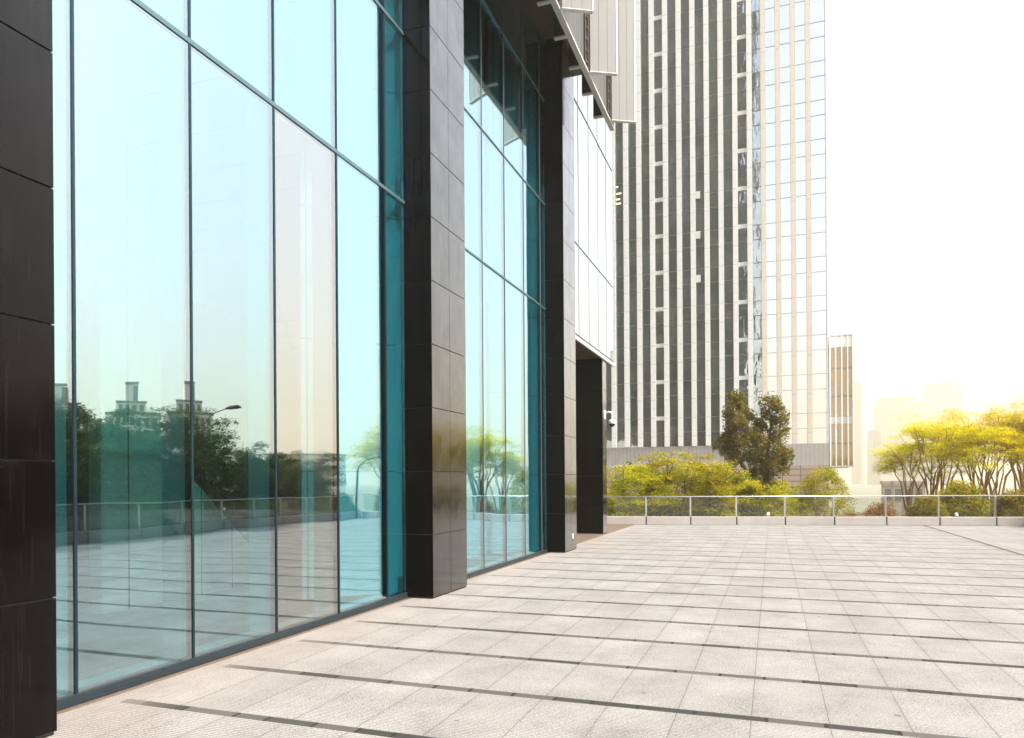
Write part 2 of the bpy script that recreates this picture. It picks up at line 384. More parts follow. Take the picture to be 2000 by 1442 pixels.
# ================================================================== SETTING
OUT = [(-4.93, -40), (8.15, -40), (8.15, 28.62), (-12, 24.88), (-12, 16.2), (-4.93, 16.2)]
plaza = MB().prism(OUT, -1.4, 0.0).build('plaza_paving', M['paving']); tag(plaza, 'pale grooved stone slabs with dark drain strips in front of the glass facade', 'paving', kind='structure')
gar = MB(); n0 = len(gar.v)
rg = random.Random(5); NX, NY = 34, 26
for j in range(NY + 1):
    for i in range(NX + 1):
        x = -32 + i * 66 / NX; y = -30 + j * 84 / NY
        gar.v.append((x, y, -1.0 + .25 * math.sin(x * .4 + y * .3) + rg.uniform(-.08, .08)))
for j in range(NY):
    for i in range(NX):
        x = -32 + (i + .5) * 66 / NX; y = -30 + (j + .5) * 84 / NY
        if x < 6.5 and y < 23: continue
        a = j * (NX + 1) + i; gar.f.append((a, a + 1, a + NX + 2, a + NX + 1)); gar.sm.append(True)
tag(gar.build('garden_ground', M['soil']), 'planted brown earth beyond the glass balustrade', 'ground', kind='structure')
tag(MB().poly([(-2500, -2500, -6), (2500, -2500, -6), (2500, 2500, -6), (-2500, 2500, -6)]).build('ground', M['terrain']), 'far hazy ground below the terrace', 'ground', kind='structure')

# ================================================================== OFFICE BUILDING (left)
G = -4.775; PIT = 1.1285; GRID = [3.85 + PIT * k for k in range(-12, 18)]
bld = empty('office_building', (G, 8.0, 0)); BO = (G, 8.0, 0)
tag(bld, 'dark granite and teal glass office building filling the left half of the picture', 'building')
def bp(mb, name, mat, parent=None): 
    return mb.build(name, mat, parent or bld, BO)
# --- stone pillars
def pillar(x1, y0, y1, ztop, xback=-4.83, ncol=2):
    mb = MB(); g = .004
    core = MB().box(xback, x1 - .014, y0 + .014, y1 - .014, 0, ztop)
    z = 0.0; zz = [0.02, .8785]
    while zz[-1] < ztop - .05: zz.append(zz[-1] + .8715)
    for k in range(len(zz) - 1):
        a, b = zz[k], min(zz[k + 1], ztop)
        for c in range(ncol):
            u0 = y0 + (y1 - y0) * c / ncol; u1 = y0 + (y1 - y0) * (c + 1) / ncol
            jl = 0.0 if c == 0 else .0015; jr = 0.0 if c == ncol - 1 else .0015
            mb.box(x1 - .05 if ncol > 1 and 0 < c < ncol - 1 else xback - .01, x1, u0 + jl, u1 - jr, a + g, b - g, .003)
    p = bp(core, 'stone_pillar', M['joint']); bp(mb, 'granite_blocks', M['stone'], p); return p
ZS = 11.52
pillar(-4.313, 2.17, 3.345, ZS); p2 = pillar(-4.368, 8.895, 10.06, ZS); p3 = pillar(-4.345, 15.50, 16.50, ZS)
for yb in (-4.5, -11.2, -17.9): pillar(-4.345, yb, yb + 1.17, ZS)
pillar(-4.79, 21.33, 21.86, 5.30, -7.6, 1)
bp(MB().box(-4.345, -4.33, 16.10, 16.16, .27, .39), 'socket_plate', M['white'], p3)
# --- curtain walls
def curtain(y0, y1, z0, ztop, trans, mats, fins=True, mw=.011):
    """glass wall at X = G from y0 to y1; mats(k, row) picks the glass of a pane"""
    w = bp(MB().box(G - .10, G + .018, y0, y1, z0, z0 + .075).box(G - .06, G + .03, y0, y1, z0, z0 + .022), 'curtain_wall', M['mullion_dark'])
    ys = [y0] + [g for g in GRID if y0 + .12 < g < y1 - .12] + [y1]
    zs = [z0 + .075] + [t for t in trans if z0 + .5 < t < ztop - .3] + [ztop]
    rr = random.Random(int(y0 * 10) + 3)
    for r in range(len(zs) - 1):
        for k in range(len(ys) - 1):
            a, b = ys[k] + mw, ys[k + 1] - mw; c, d = zs[r] + (.03 if r else 0), zs[r + 1] - .03
            t1, t2 = rr.uniform(-.0012, .0012), rr.uniform(-.0008, .0008)
            mb = MB(); mb.box(G - .022, G, a, b, c, d)
            mb.v = [(x + (y - a) * t1 + (z - c) * t2 * .5, y, z) for x, y, z in mb.v]
            bp(mb, 'glass_pane', mats(k, r), w)
    for y in ys[1:-1]:
        bp(MB().box(G - .07, G + .010, y - mw, y + mw, z0 + .075, ztop), 'mullion', M['mullion'] if mw > .008 else M['seam'] if mw > .0045 else M['seam_pale'], w)
        if fins and y < 8.2:
            bp(MB().box(G - .33, G - .073, y - .012, y + .012, z0 + .08, ztop), 'glass_fin', M['fin_glass'], w)
    for z in zs[1:-1]:
        bp(MB().box(G - .05, G + .014, y0, y1, z - (.022 if mw > .008 else .013), z + (.022 if mw > .008 else .013)), 'transom', M['transom'], w)
    return w
TR = [5.47, 7.81, 10.15]
def pick1(k, r):
    if r == 0: return M['glass_clear'] if k == 3 else M['glass_green'] if k in (1, 2) else M['glass']
    return M['glass']
w1 = curtain(3.35, 8.885, 0.0, ZS, TR, pick1)
w2 = curtain(10.07, 15.49, 0.0, ZS, TR, lambda k, r: M['glass'], fins=False, mw=.005)
w3 = curtain(16.51, 22.83, 5.36, 26.0, [7.81, 11.53, 15.2, 19.0, 22.6], lambda k, r: M['glass_white'], fins=False, mw=.004)
for a, b in ((-3.32, 2.16), (-10.02, -4.51), (-16.72, -11.21)): curtain(a, b, 0.0, ZS, TR, lambda k, r: M['glass'], fins=False)
bp(MB().box(G - .34, G - .101, 3.35, 8.885, 0.012, .06), 'inner_sill', M['sill'], w1)
bp(MB().box(G - .3, G - .101, 10.07, 15.49, 0.012, .06), 'inner_sill', M['sill'], w2)
# --- interior behind the glass
bp(MB().box(-13.0, G - .101, -17.0, 16.19, -.25, 0.008), 'interior_floor', M['int_floor'])
bp(MB().box(-13.3, -13.0, -17.0, 22.8, -.2, ZS), 'interior_wall', M['int_dark'])
bp(MB().box(-8.6, -8.4, 3.2, 6.55, 0.01, 6.0), 'interior_wall', M['int_dark'])
iw = MB(); ow = [(6.56, 0.01), (9.55, 0.01), (9.25, .60), (7.72, 1.95), (7.72, 6.0), (6.56, 6.0)]
iw.v += [(-7.9, y, z) for y, z in ow] + [(-7.7, y, z) for y, z in ow]
iw.f += [tuple(range(6))[::-1], tuple(range(6, 12))] + [(k, (k + 1) % 6, 6 + (k + 1) % 6, 6 + k) for k in range(6)]; iw.sm += [False] * 8
bp(iw, 'sun_patch_wall', M['int_light'])  # cream wall; its sloping lower part stands in for a sun patch
bp(MB().prism([(-4.90, 8.87), (-5.80, 7.95), (-5.88, 8.03), (-5.0, 8.93)], 0.07, ZS - .1), 'sun_catch_wall', M['int_teal'])  # slanted pale wall added to catch sun and turn the glass teal
bp(MB().prism([(-4.90, 15.47), (-5.56, 14.25), (-5.66, 14.30), (-5.0, 15.53)], 0.07, ZS - .1), 'sun_catch_wall', M['int_teal'])  # second added sun-catching slant, beside the third pillar
bp(MB().box(-5.85, -5.70, 10.2, 14.2, 0.07, ZS - .1), 'interior_wall', M['int_teal'])
bp(MB().box(-13.0, -5.5, -17.0, 16.2, 5.95, 6.35), 'interior_slab', M['int_teal'])
# --- soffit, screen, fins and upper storeys
SY = 17.15
bp(MB().box(-12.9, -3.76, -18, SY, ZS + .002, ZS + .4), 'soffit', M['ceil'])
can = bp(MB().box(-3.70, -3.635, -18, 17.50, 10.31, 26.0), 'screen_wall', M['screen'])
bp(MB().box(-3.72, -3.61, -18, 17.62, 10.255, 10.308), 'screen_trim', M['trim'], can)
bp(MB().box(-3.72, -3.61, 17.503, 17.58, 10.31, 26.0), 'screen_post', M['trim'], can)
YF = [12.80 - 2.19 * k for k in range(-2, 10)]
for y in YF:
    fm = MB(); L = .60; ca, sa = math.cos(R(29)), math.sin(R(29)); x0, T = -3.60, .045
    def fp(u, w): return (x0 + u * ca - w * sa, y + u * sa + w * ca)
    nb = 3; wd = (L - .03) / nb
    for q in range(nb):
        fm.prism([fp(q * wd + .003, -T), fp((q + 1) * wd - .003, -T), fp((q + 1) * wd - .003, T), fp(q * wd + .003, T)], 10.30, 26.0)
    fo = bp(fm, 'screen_fin', M['fin'], can)
    ed = MB().prism([fp(L - .029, -T - .008), fp(L, -T - .008), fp(L, T + .008), fp(L - .029, T + .008)], 10.285, 26.0)
    ed.prism([fp(0, -T - .004), fp(L - .03, -T - .004), fp(L - .03, T + .004), fp(0, T + .004)], 10.285, 10.298)
    bp(ed, 'fin_edge', M['fin_edge'], can)
    # dark ladder strip beside each fin
    ld = MB().box(-3.634, -3.60, y - .36, y - .30, 10.31, 26.0).box(-3.634, -3.60, y - .13, y - .07, 10.31, 26.0)
    z = 10.4
    while z < 18: ld.box(-3.632, -3.606, y - .298, y - .132, z, z + .05); z += .24
    bp(ld, 'ladder_strip', M['rib'], can)
for k in range(26):
    y = 16.90 - 1.095 * k
    bp(MB().box(-3.97, -3.725, y - .03, y + .03, 10.31, 12.4), 'screen_rib', M['rib'], can)
    bp(MB().box(-3.97, -3.725, y - .045, y + .045, 10.275, 10.308), 'rib_cap', M['trim'], can)
bp(MB().box(-75, -3.76, -40, SY, ZS + .41, 112.0), 'upper_storeys', M['mass'])
bp(MB().box(-24, -13.31, -40, 22.8, -.2, ZS), 'rear_mass', M['int_dark'])
bp(MB().box(-13.0, -5.45, SY + .01, 22.70, 5.62, 30.0), 'end_storeys', M['mass'])
bp(MB().box(-13.0, G - .02, 16.52, 22.80, 5.34, 5.60), 'underside', M['ceil'])
bp(MB().box(G - .015, G + .05, 16.52, 22.86, 5.26, 5.355), 'edge_trim', M['trim'])
bp(MB().box(-7.7, -7.5, 16.6, 21.3, 0.01, 5.33), 'recess_wall', M['rib'])

# --- security camera on the last pillar
cc = empty('security_camera', (-4.79, 21.58, 3.62)); tag(cc, 'white dome security camera on a bent arm fixed to the far granite pillar', 'camera')
MB().box(0, .03, -.07, .07, -.14, .14, .008).build('wall_plate', M['white'], cc)
MB().tube([(.03, 0, .05), (.14, 0, .07), (.21, 0, .055), (.235, 0, .0), (.235, 0, -.17)], [.032, .032, .032, .03, .03], 10).build('arm', M['white'], cc)
MB().lathe([(.105, -.29), (.118, -.25), (.115, -.20), (.075, -.165), (.03, -.155)], (.235, 0, 0), 18).build('housing', M['white'], cc)
MB().lathe([(.004, -.385), (.05, -.372), (.08, -.335), (.095, -.288)], (.235, 0, 0), 18).build('dome', M['dome'], cc)

# ================================================================== BALUSTRADES
def balustrade(name, origin, ang, posts, s0, s1, label):
    b = empty(name, origin, ang); tag(b, label, 'balustrade', 'glass balustrades round the terrace')
    cuts = [s0] + posts + [s1]
    for k in range(len(cuts) - 1):
        a, c = cuts[k], cuts[k + 1]
        MB().box(a + .022, c - .022, 0, .26, 0.0, .292, .008).build('kerb_block', M['kerb'], b)
        MB().box(a + .035, c - .035, .12, .132, .325, .955).build('glass_pane', M['glass_thin'], b)
    for p in posts:
        MB().box(p - .030, p + .030, .10, .15, .293, .985, .004).build('post', M['steel'], b)
    MB().box(s0 + .03, s1 - .03, .05, .22, -.3, .27).build('footing', M['joint'], b)
    MB().tube([(s0, .126, 1.012), (s1, .126, 1.012)], .021, 10).build('handrail', M['steel'], b)
    return b
PA = math.atan2(2.517, 13.575); PO = (-12.0, 26.068 - .1854 * 6.37, 0.0)
def sx(x): return (x + 12.0) / math.cos(PA)
pxs = [-12 + 1.6 * k for k in range(1, 4)] + [-5.85, -4.321, -2.769, -1.196, .432, 2.042, 3.716, 5.386, 7.128]
balustrade('glass_balustrade', PO, PA, [sx(x) for x in pxs], 0, sx(8.13), 'long glass balustrade with steel handrail on a grey stone kerb behind the terrace')
balustrade('glass_balustrade', (8.15, 28.3, 0), R(-90), [1.7 * k for k in range(1, 24)], .05, 40.5, 'side glass balustrade seen only mirrored in the glass facade')

# ================================================================== TOWER
YT = 80.0; tw = empty('office_tower', (-6, YT, -6)); TO = (-6, YT, -6)
tag(tw, 'tall office tower with white vertical fins and dark mirrored windows behind the garden', 'tower')
def tp(mb, name, mat, parent=None): return mb.build(name, mat, parent or tw, TO)
FZ = [36.42 + 4.0 * k for k in range(-7, 6)]      # strong floor lines 8.42 ... 56.42
ZB, ZT = 5.32, 60.0
XR = 5.42; MOD = 1.4567; FX0 = -13.68
tp(MB().box(-34, XR - .06, YT + .34, YT + 26, ZB, ZT), 'tower_core', M['joint'])
tp(MB().box(-34, XR + .05, YT - .06, YT + 26, 3.08, ZB - .002), 'base_wall', M['corr'])
tp(MB().box(-34, XR + .02, YT - .16, YT + 26, -6, 3.078), 'stone_plinth', M['rust'])
rt = random.Random(11)
fins = [FX0 + MOD * k for k in range(-13, 14)]
for k, x in enumerate(fins):
    hw = .27
    if x + hw > XR: break
    flush = x > -1.9
    if flush: tp(MB().box(x - .34, x + .10 , YT - .02, YT + .33, ZB, ZT), 'stone_fin', M['tower_fin2'])
    else: tp(MB().box(x - hw, x + .245, YT - .30, YT + .33, ZB + .0, ZT), 'stone_fin', M['tower_fin'])
    xa = x + (.10 if flush else .245); xb = (x + MOD - (.34 if flush or x + MOD > -1.9 else hw))
    xb = min(xb, XR - .02)
    if xa >= XR - .4: continue
    pts = [ZB] + [z for f in FZ for z in (f - 1.55, f) if z > ZB + .4] + [ZT]
    last = x + MOD + hw > XR
    if last: xb = XR - .11
    pts = sorted(pts); wb = MB(); special = k in (14, 20)
    for i in range(len(pts) - 1):
        a, b = pts[i], pts[i + 1]; t1, t2 = rt.uniform(-.008, .008), rt.uniform(-.006, .006)
        if flush: t1 *= .2; t2 *= .3
        y0 = YT + .06
        wb.poly([(xa, y0, a), (xb, y0 + t1, a), (xb, y0 + t1 + t2, b), (xa, y0 + t2, b)])
    hr = .022 if flush else .042                         # frame of the column: two stiles and a rail at every sill, one piece
    xs_ = [xa, xa + .025, xb - .025, xb]; zs_ = [pts[0]]
    for z in pts[1:-1]: zs_ += [z - hr, z + hr]
    zs_.append(pts[-1]); fm = MB(); ids = {}
    def vv(i, j, d):
        if (i, j, d) not in ids: ids[(i, j, d)] = len(fm.v); fm.v.append((xs_[i], YT + (.022 if d == 0 else .2), zs_[j]))
        return ids[(i, j, d)]
    solid = lambda i, j: 0 <= i < 3 and 0 <= j < len(zs_) - 1 and (i != 1 or j % 2 == 1)
    for i in range(3):
        for j in range(len(zs_) - 1):
            if not solid(i, j): continue
            fm.f.append((vv(i, j, 0), vv(i + 1, j, 0), vv(i + 1, j + 1, 0), vv(i, j + 1, 0))); fm.sm.append(False)
            for di, dj, e in ((-1, 0, ((i, j), (i, j + 1))), (1, 0, ((i + 1, j + 1), (i + 1, j))), (0, -1, ((i + 1, j), (i, j))), (0, 1, ((i, j + 1), (i + 1, j + 1)))):
                if not solid(i + di, j + dj):
                    p, q = e; fm.f.append((vv(*p, 0), vv(*q, 0), vv(*q, 1), vv(*p, 1))); fm.sm.append(False)
    ws = tp(wb, 'window_strip', M['window_clear'] if flush else M['window']); tp(fm, 'window_frame', M['span_pale'] if flush else M['span'], ws)
    if special:
        for f in FZ: tp(MB().box(xa, xb, YT - .10, YT + .02, f - .22, f + .2), 'spandrel_panel', M['panel_white'], ws)
    if k == 17:
        for z in (31.9, 27.6, 22.9):
            sa = MB().box(xa + .02, xa + .50, YT - .30, YT - .26, z, z + .75)
            sa.box(xa + .02, xa + .50, YT - .27, YT + .05, z + .75, z + .79)
            tp(sa, 'open_sash', M['panel_white'], ws)  # reflection on the open sash put in as plain white colour
    if k == 11:
        for dz, w in ((0, .5), (.35, .4), (.8, .55), (1.35, .2)): tp(MB().box(xa + .1, xa + .1 + w, YT + .02, YT + .05, 32.6 + dz * 1.4, 32.72 + dz * 1.4), 'ceiling_lamp', M['lamp_lit'], ws)
tp(MB().box(XR - .10, XR + .03, YT - .03, YT + 26, ZB, ZT), 'corner_trim', M['tower_fin'])
# annex: bronze glass box hung on the tower's side
an = tp(MB().box(XR + .22, 7.85, YT + 2.0, YT + 14, 3.05, 16.5), 'glass_annex', M['annex'])
for x in (5.75, 6.28, 6.86, 7.42): tp(MB().box(x - .05, x + .05, YT + 1.86, YT + 1.995, 3.05, 16.5), 'annex_mullion', M['fin_edge'], an)
tp(MB().box(XR + .2, 7.93, YT + 1.9, YT + 14.1, 2.90, 3.045), 'annex_floor', M['trim'], an)
tp(MB().box(XR + .2, 7.93, YT + 1.9, YT + 14.1, 16.505, 16.65), 'annex_roof', M['trim'], an)
tp(MB().box(7.855, 7.97, YT + 1.87, YT + 14, 3.05, 16.5), 'annex_corner', M['fin_edge'], an)
tp(MB().box(XR + .23, 7.84, YT + 1.97, YT + 1.997, 15.35, 16.45), 'annex_band', M['panel_white'], an)
tp(MB().box(XR + .23, 7.84, YT + 1.97, YT + 1.997, 7.4, 8.1), 'annex_band', M['trim'], an)
for z in (5.3, 10.2, 13.1): tp(MB().box(XR + .23, 7.84, YT + 1.97, YT + 1.996, z, z + .1), 'annex_rail', M['span'], an)

# ================================================================== FAR CITY
def skyscraper(x, y, w, h, ribs, step, label, spire=False, d=26):
    t = empty('distant_skyscraper', (x, y, -6), R(-9)); tag(t, label, 'skyscraper')
    MB().box(-w / 2, w / 2, 0, d, 0, h + 6).build('body', M['city'], t)
    rb = MB()
    for k in range(ribs):
        u = -w / 2 + w * (k + .5) / ribs; rb.box(u - w / ribs * .2, u + w / ribs * .2, -1.0, -.02, 0, h + 3)
    rb.build('ribs', M['concrete'], t)
    cr = MB().box(-w * .42, w * .30, 2, d - 2, h + 6.01, h + 6 + step)
    if spire: cr.tube([(w * .12, d / 2, h + 6 + step + .01), (w * .12, d / 2, h + 18 + step)], [.7, .2], 6)
    cr.build('crown', M['city'], t)
for q in ((149, 1009, 58, 96, 14, 9, 'broad pale skyscraper fading into haze left of the golden trees', True),
          (222, 1143, 48, 128, 10, 8, 'tall pale skyscraper nearly lost in haze above the golden trees'),
          (88, 882, 10, 106, 4, 4, 'thin hazy skyscraper right beside the bronze glass annex'),
          (93, 776, 12, 46, 4, 3, 'short hazy block between annex and broad skyscraper'),
          (300, 1065, 30, 102, 6, 4, 'hazy skyscraper at the right edge above the golden trees'),
          (122, 700, 40, 16, 9, 2, 'low wide hazy block at the foot of the skyscrapers')):
    skyscraper(*[v * 1.4 for v in q[:4]], q[4], q[5] * 1.3, q[6], len(q) > 7, 40)
lb = empty('low_house', (25.5, 168, -6), R(-9)); tag(lb, 'low pinkish building seen over the railing below the skyscrapers', 'house')
MB().box(-4, 4, 0, 12, 0, 6.6).build('wall', M['pink'], lb)
MB().box(-4.3, 4.3, -.3, 12.3, 6.61, 7.2).build('roof', M['pink'], lb)
for k in range(4): MB().box(-3.4 + k * 1.9, -2.2 + k * 1.9, -.06, -.01, 3.2, 5.6).build('window', M['apt_win'], lb)

def apartment(x, y, s, label):
    a = empty('apartment_block', (x, y, -6), R(-48)); tag(a, label, 'apartment block', 'apartment blocks mirrored in the facade')
    MB().box(-9 * s, 9 * s, 0, 14, 0, 25).build('wall', M['apt'], a)
    MB().box(-5 * s, 5.5 * s, 1, 13, 25.01, 28).build('upper_wall', M['apt'], a)
    MB().box(-.6 * s, 2.2 * s, 3, 10, 28.01, 33).build('stair_tower', M['apt'], a)
    MB().box(-2.3 * s, -.62 * s, 3.4, 10, 28.01, 32.4).build('shaft_wall', M['apt_roof'], a)
    MB().box(-9.3 * s, 9.3 * s, -.4, .0, 24.5, 25.2).box(-5.3 * s, 5.8 * s, .6, .98, 27.6, 28.2).box(-2.4 * s, 2.4 * s, 2.6, 2.98, 32.5, 33.2).build('roof', M['apt_roof'], a)
    for i in range(7):
        for j in range(3):
            MB().box((-8.1 + 2.4 * i) * s, (-6.7 + 2.4 * i) * s, -.06, -.01, 15.6 + 3.1 * j, 17.5 + 3.1 * j).build('window', M['apt_win'], a)
    for i in range(4):
        MB().box((-4.3 + 2.5 * i) * s, (-2.9 + 2.5 * i) * s, .94, .99, 25.6, 27.2).build('window', M['apt_win'], a)
for q in ((158, 131, .72, 'apartment block mirrored beside the nearest granite pillar'), (141, 137, .66, 'apartment block with square roof tower mirrored in the first wide pane'), (127.5, 142, .62, 'apartment block mirrored at the second mullion')):
    apartment(*q)
rl = empty('apartment_block', (232, 337, -6), R(-48)); tag(rl, 'long hazy block mirrored low in the neutral pane', 'apartment block', 'apartment blocks mirrored in the facade')
MB().box(-20, 24, 0, 20, 0, 23).build('wall', M['apt'], rl); MB().box(-20.5, 24.5, -.5, 20.5, 23.01, 24).build('roof', M['apt_roof'], rl)

# ================================================================== PLANTS
def crown_sprays(mb, rnd, c, rad, flat, nleaf, ls, elong=1.7, up=.75):
    """one leafy spray: leaf-sized quads scattered in a flattened ball"""
    for _ in range(nleaf):
        a = rnd.uniform(0, 2 * math.pi); r = rad * math.sqrt(rnd.random()); h = rnd.gauss(0, flat)
        p = Vector(c) + Vector((r * math.cos(a), r * math.sin(a), h - .25 * r * r / max(rad, .01)))
        n = Vector((rnd.gauss(0, 1 - up), rnd.gauss(0, 1 - up), up + .1 if rnd.random() < .9 else -.3)).normalized()
        t = n.orthogonal().normalized(); t.rotate(Matrix.Rotation(rnd.uniform(0, 6.28), 3, n)); b = n.cross(t)
        l = ls * rnd.uniform(.6, 1.3); w = l / elong
        mb.poly([p - t * l * .5, p - b * w * .5 + t * l * .05, p + t * l * .55, p + b * w * .5 + t * l * .05])
def limb(mb, rnd, p0, p1, r0, r1, wig=.06, n=5):
    P0, P1 = Vector(p0), Vector(p1); L = (P1 - P0).length; pts = []
    for k in range(n + 1):
        t = k / n; p = P0.lerp(P1, t)
        if 0 < k < n: p += Vector((rnd.gauss(0, 1), rnd.gauss(0, 1), rnd.gauss(0, .4))) * wig * L
        pts.append(p)
    mb.tube(pts, [r0 + (r1 - r0) * k / n for k in range(n + 1)], 5, False); return pts
def tree(name, seed, kind, leaf, bark, H, W, loc, label, group=None, dens=1.0):
    rnd = random.Random(seed); tr, cr = MB(), MB()
    if kind == 'umbrella':                                   # vase of slender stems under a flat layered top
        ns = rnd.randint(7, 9)
        for s in range(ns):
            a = 2 * math.pi * s / ns + rnd.uniform(-.3, .3); rr = W * rnd.uniform(.25, .9)
            top = Vector((rr * math.cos(a), rr * math.sin(a), H * (rnd.uniform(.78, .96) - .16 * (rr / W) ** 2)))
            mid = Vector((top.x * .42, top.y * .42, H * .45))
            b0 = (rnd.uniform(-.15, .15), rnd.uniform(-.15, .15), -.1)
            P = limb(tr, rnd, b0, mid, .055, .038, .03, 4); limb(tr, rnd, P[-1], top, .038, .014, .04, 4)
            for q in range(rnd.randint(9, 12)):
                a2 = a + rnd.uniform(-1.3, 1.3); e = top + Vector((math.cos(a2), math.sin(a2), 0)) * rnd.uniform(.25, 1.0) * W * .38 + Vector((0, 0, rnd.uniform(-.13, .13) * H))
                limb(tr, rnd, mid.lerp(top, rnd.uniform(.5, 1)), e, .016, .006, .05, 3)
                for _ in range(3):
                    crown_sprays(cr, rnd, e + Vector((rnd.gauss(0, .22), rnd.gauss(0, .22), rnd.gauss(0, .10))), rnd.uniform(.32, .6), .045, int(95 * dens), .085, 2.4, .8)
    elif kind == 'feather':                                  # several thin trunks, feathery layers from the waist up
        ns = rnd.randint(5, 7)
        for s in range(ns):
            a = rnd.uniform(0, 6.28); rr = W * rnd.uniform(.1, .85)
            top = Vector((rr * math.cos(a), rr * math.sin(a), H * rnd.uniform(.72, 1.0)))
            b0 = Vector((top.x * .35, top.y * .35, -.1)); P = limb(tr, rnd, b0, top, .045, .012, .035, 6)
            for q in range(17):
                t = rnd.uniform(.12, 1.0); k = min(5, int(t * 6)); o = P[k].lerp(P[k + 1], t * 6 - k)
                a2 = rnd.uniform(0, 6.28); e = o + Vector((math.cos(a2), math.sin(a2), rnd.uniform(.0, .5))) * rnd.uniform(.3, .75) * W * .55
                limb(tr, rnd, o, e, .014, .005, .06, 3)
                for _ in range(3):
                    crown_sprays(cr, rnd, e + Vector((rnd.gauss(0, .2), rnd.gauss(0, .2), rnd.gauss(0, .1))), rnd.uniform(.25, .52), .06, int(70 * dens), .105, 2.1, .66)
    elif kind == 'twin':                                     # evergreen with forked trunk and two upright crown lobes
        for lx, lh, lw in ((-.40, 1.0, .66), (.54, .97, .60)):
            top = Vector((lx * W, rnd.uniform(-.2, .2), H * lh)); P = limb(tr, rnd, (lx * .2, 0, -.2), (lx * W * .9, 0, H * .52), .17, .11, .02, 5)
            Q = limb(tr, rnd, P[-1], top - Vector((0, 0, .4)), .10, .03, .03, 5)
            n = 0
            while n < 84:
                z = rnd.uniform(.22, 1.0); prof = math.sin(min(1, (1.04 - z) / .40) * math.pi / 2) * (1.0 if z > .35 else .75 + rnd.random() * .3)
                a = rnd.uniform(0, 6.28); r = lw * W * prof * math.sqrt(rnd.uniform(.12, 1))
                if rnd.random() < .11: n += 1; continue
                o = Vector((lx * W * (0.55 + .45 * z) + r * math.cos(a), r * math.sin(a), H * lh * z))
                k = min(4, int(z * 5)); limb(tr, rnd, (Q if z > .55 else P)[k], o, .022, .006, .05, 3)
                for _ in range(2):
                    cc_ = o + Vector((rnd.gauss(0, .2), rnd.gauss(0, .2), rnd.gauss(0, .16)))
                    crown_sprays(cr, rnd, cc_, rnd.uniform(.2, .36), .14, int(46 * dens), .15, 1.8, .35)
                n += 1
    else:                                                    # 'bush': rounded dense mound of upward tufts
        for s in range(9):
            a = rnd.uniform(0, 6.28); limb(tr, rnd, (rnd.uniform(-.15, .15), rnd.uniform(-.15, .15), -.1), (math.cos(a) * W * .55, math.sin(a) * W * .55, H * rnd.uniform(.5, .85)), .035, .01, .04, 4)
        for s in range(int(190 * dens)):
            a = rnd.uniform(0, 6.28); z = rnd.random() ** .8; wv = 1 + .16 * math.sin(3 * a + seed) + rnd.uniform(-.12, .1)
            r = W * wv * math.sqrt(max(.02, 1 - (z * .98) ** 2)) * math.sqrt(rnd.uniform(.35, 1)) * (.8 if z < .15 else 1)
            crown_sprays(cr, rnd, (r * math.cos(a), r * math.sin(a), H * z + rnd.gauss(0, .06)), rnd.uniform(.16, .32), .10, 90, .075, 2.2, .45)
    o = empty(name, loc, rnd.uniform(0, 6.28) if kind != 'twin' else 0.0); tag(o, label, 'bush' if kind == 'bush' else 'tree', group)
    tr.build('trunk', bark, o); cr.build('crown', leaf, o); return o
def put(src, loc, rz, sc, label, group=None):
    c = copy_tree(src); c.location = loc; c.rotation_euler = (0, 0, rz); c.scale = (sc,) * 3; tag(c, label); 
    if group: c['group'] = group
    return c
GA = 'feathery trees behind the balustrade'
f1 = tree('feathery_tree', 1, 'feather', LEAF['yellow'], M['bark'], 3.45, 1.5, (-6.1, 30.6, -1.0), 'yellow green feathery tree half hidden by the far granite pillar', GA)
f2 = tree('feathery_tree', 2, 'feather', LEAF['yellow'], M['bark'], 3.9, 1.55, (-4.3, 31.5, -1.0), 'tallest feathery yellow green tree left of the twin topped evergreen', GA)
put(f1, (-2.6, 31.2, -1.0), 2.0, 1.02, 'feathery yellow green tree touching the left side of the evergreen', GA)
put(f2, (-5.3, 34.0, -1.0), 4.0, .98, 'feathery tree standing behind the gap of the first two yellow trees', GA)
put(f2, (-3.3, 34.2, -1.0), 1.0, .98, 'feathery tree at the back between tallest yellow tree and evergreen', GA)
put(f1, (-.2, 32.3, -1.0), 3.3, .78, 'small sparse feathery tree in front of the evergreen trunk', GA)
put(f1, (-8.6, 31.0, -1.0), 5.3, 1.0, 'feathery tree behind the far granite pillar', GA)
put(f2, (1.0, 35.5, -1.0), 5.1, .62, 'small yellow feathery bush between evergreen and rounded bush', GA)
tree('evergreen_tree', 3, 'twin', LEAF['olive'], M['bark'], 7.35, 1.75, (-1.05, 42.0, -1.1), 'dark olive evergreen tree with two upright crown lobes before the tower', dens=1.6)
b1 = tree('rounded_bush', 4, 'bush', LEAF['bush'], M['bark'], 3.0, 1.40, (2.15, 34.6, -1.0), 'rounded dense bush behind the railing below the bronze glass annex')
b2 = tree('orange_bush', 5, 'bush', LEAF['orange'], M['bark'], 1.5, .95, (4.4, 34.5, -1.0), 'low orange bush behind the railing right of the rounded bush', dens=.45)
b3 = tree('dark_bush', 6, 'bush', LEAF['bush'], M['bark'], 1.75, .85, (5.9, 33.0, -1.0), 'low green bush behind the railing under the golden trees')
put(b3, (9.0, 33.6, -1.0), 1.0, 1.1, 'low green bush behind the railing at the right edge')
put(b3, (-.9, 33.2, -1.0), 2.2, 1.25, 'low green bush at the foot of the evergreen')
put(b2, (3.2, 33.3, -1.0), 2.0, .75, 'small orange bush close to the railing right of the rounded bush')
GB = 'golden umbrella shaped trees at the right'
u1 = tree('umbrella_tree', 7, 'umbrella', LEAF['gold'], M['bark_gold'], 5.6, 1.9, (7.4, 41.0, -1.0), 'smallest golden umbrella tree at the left end of its grove', GB)
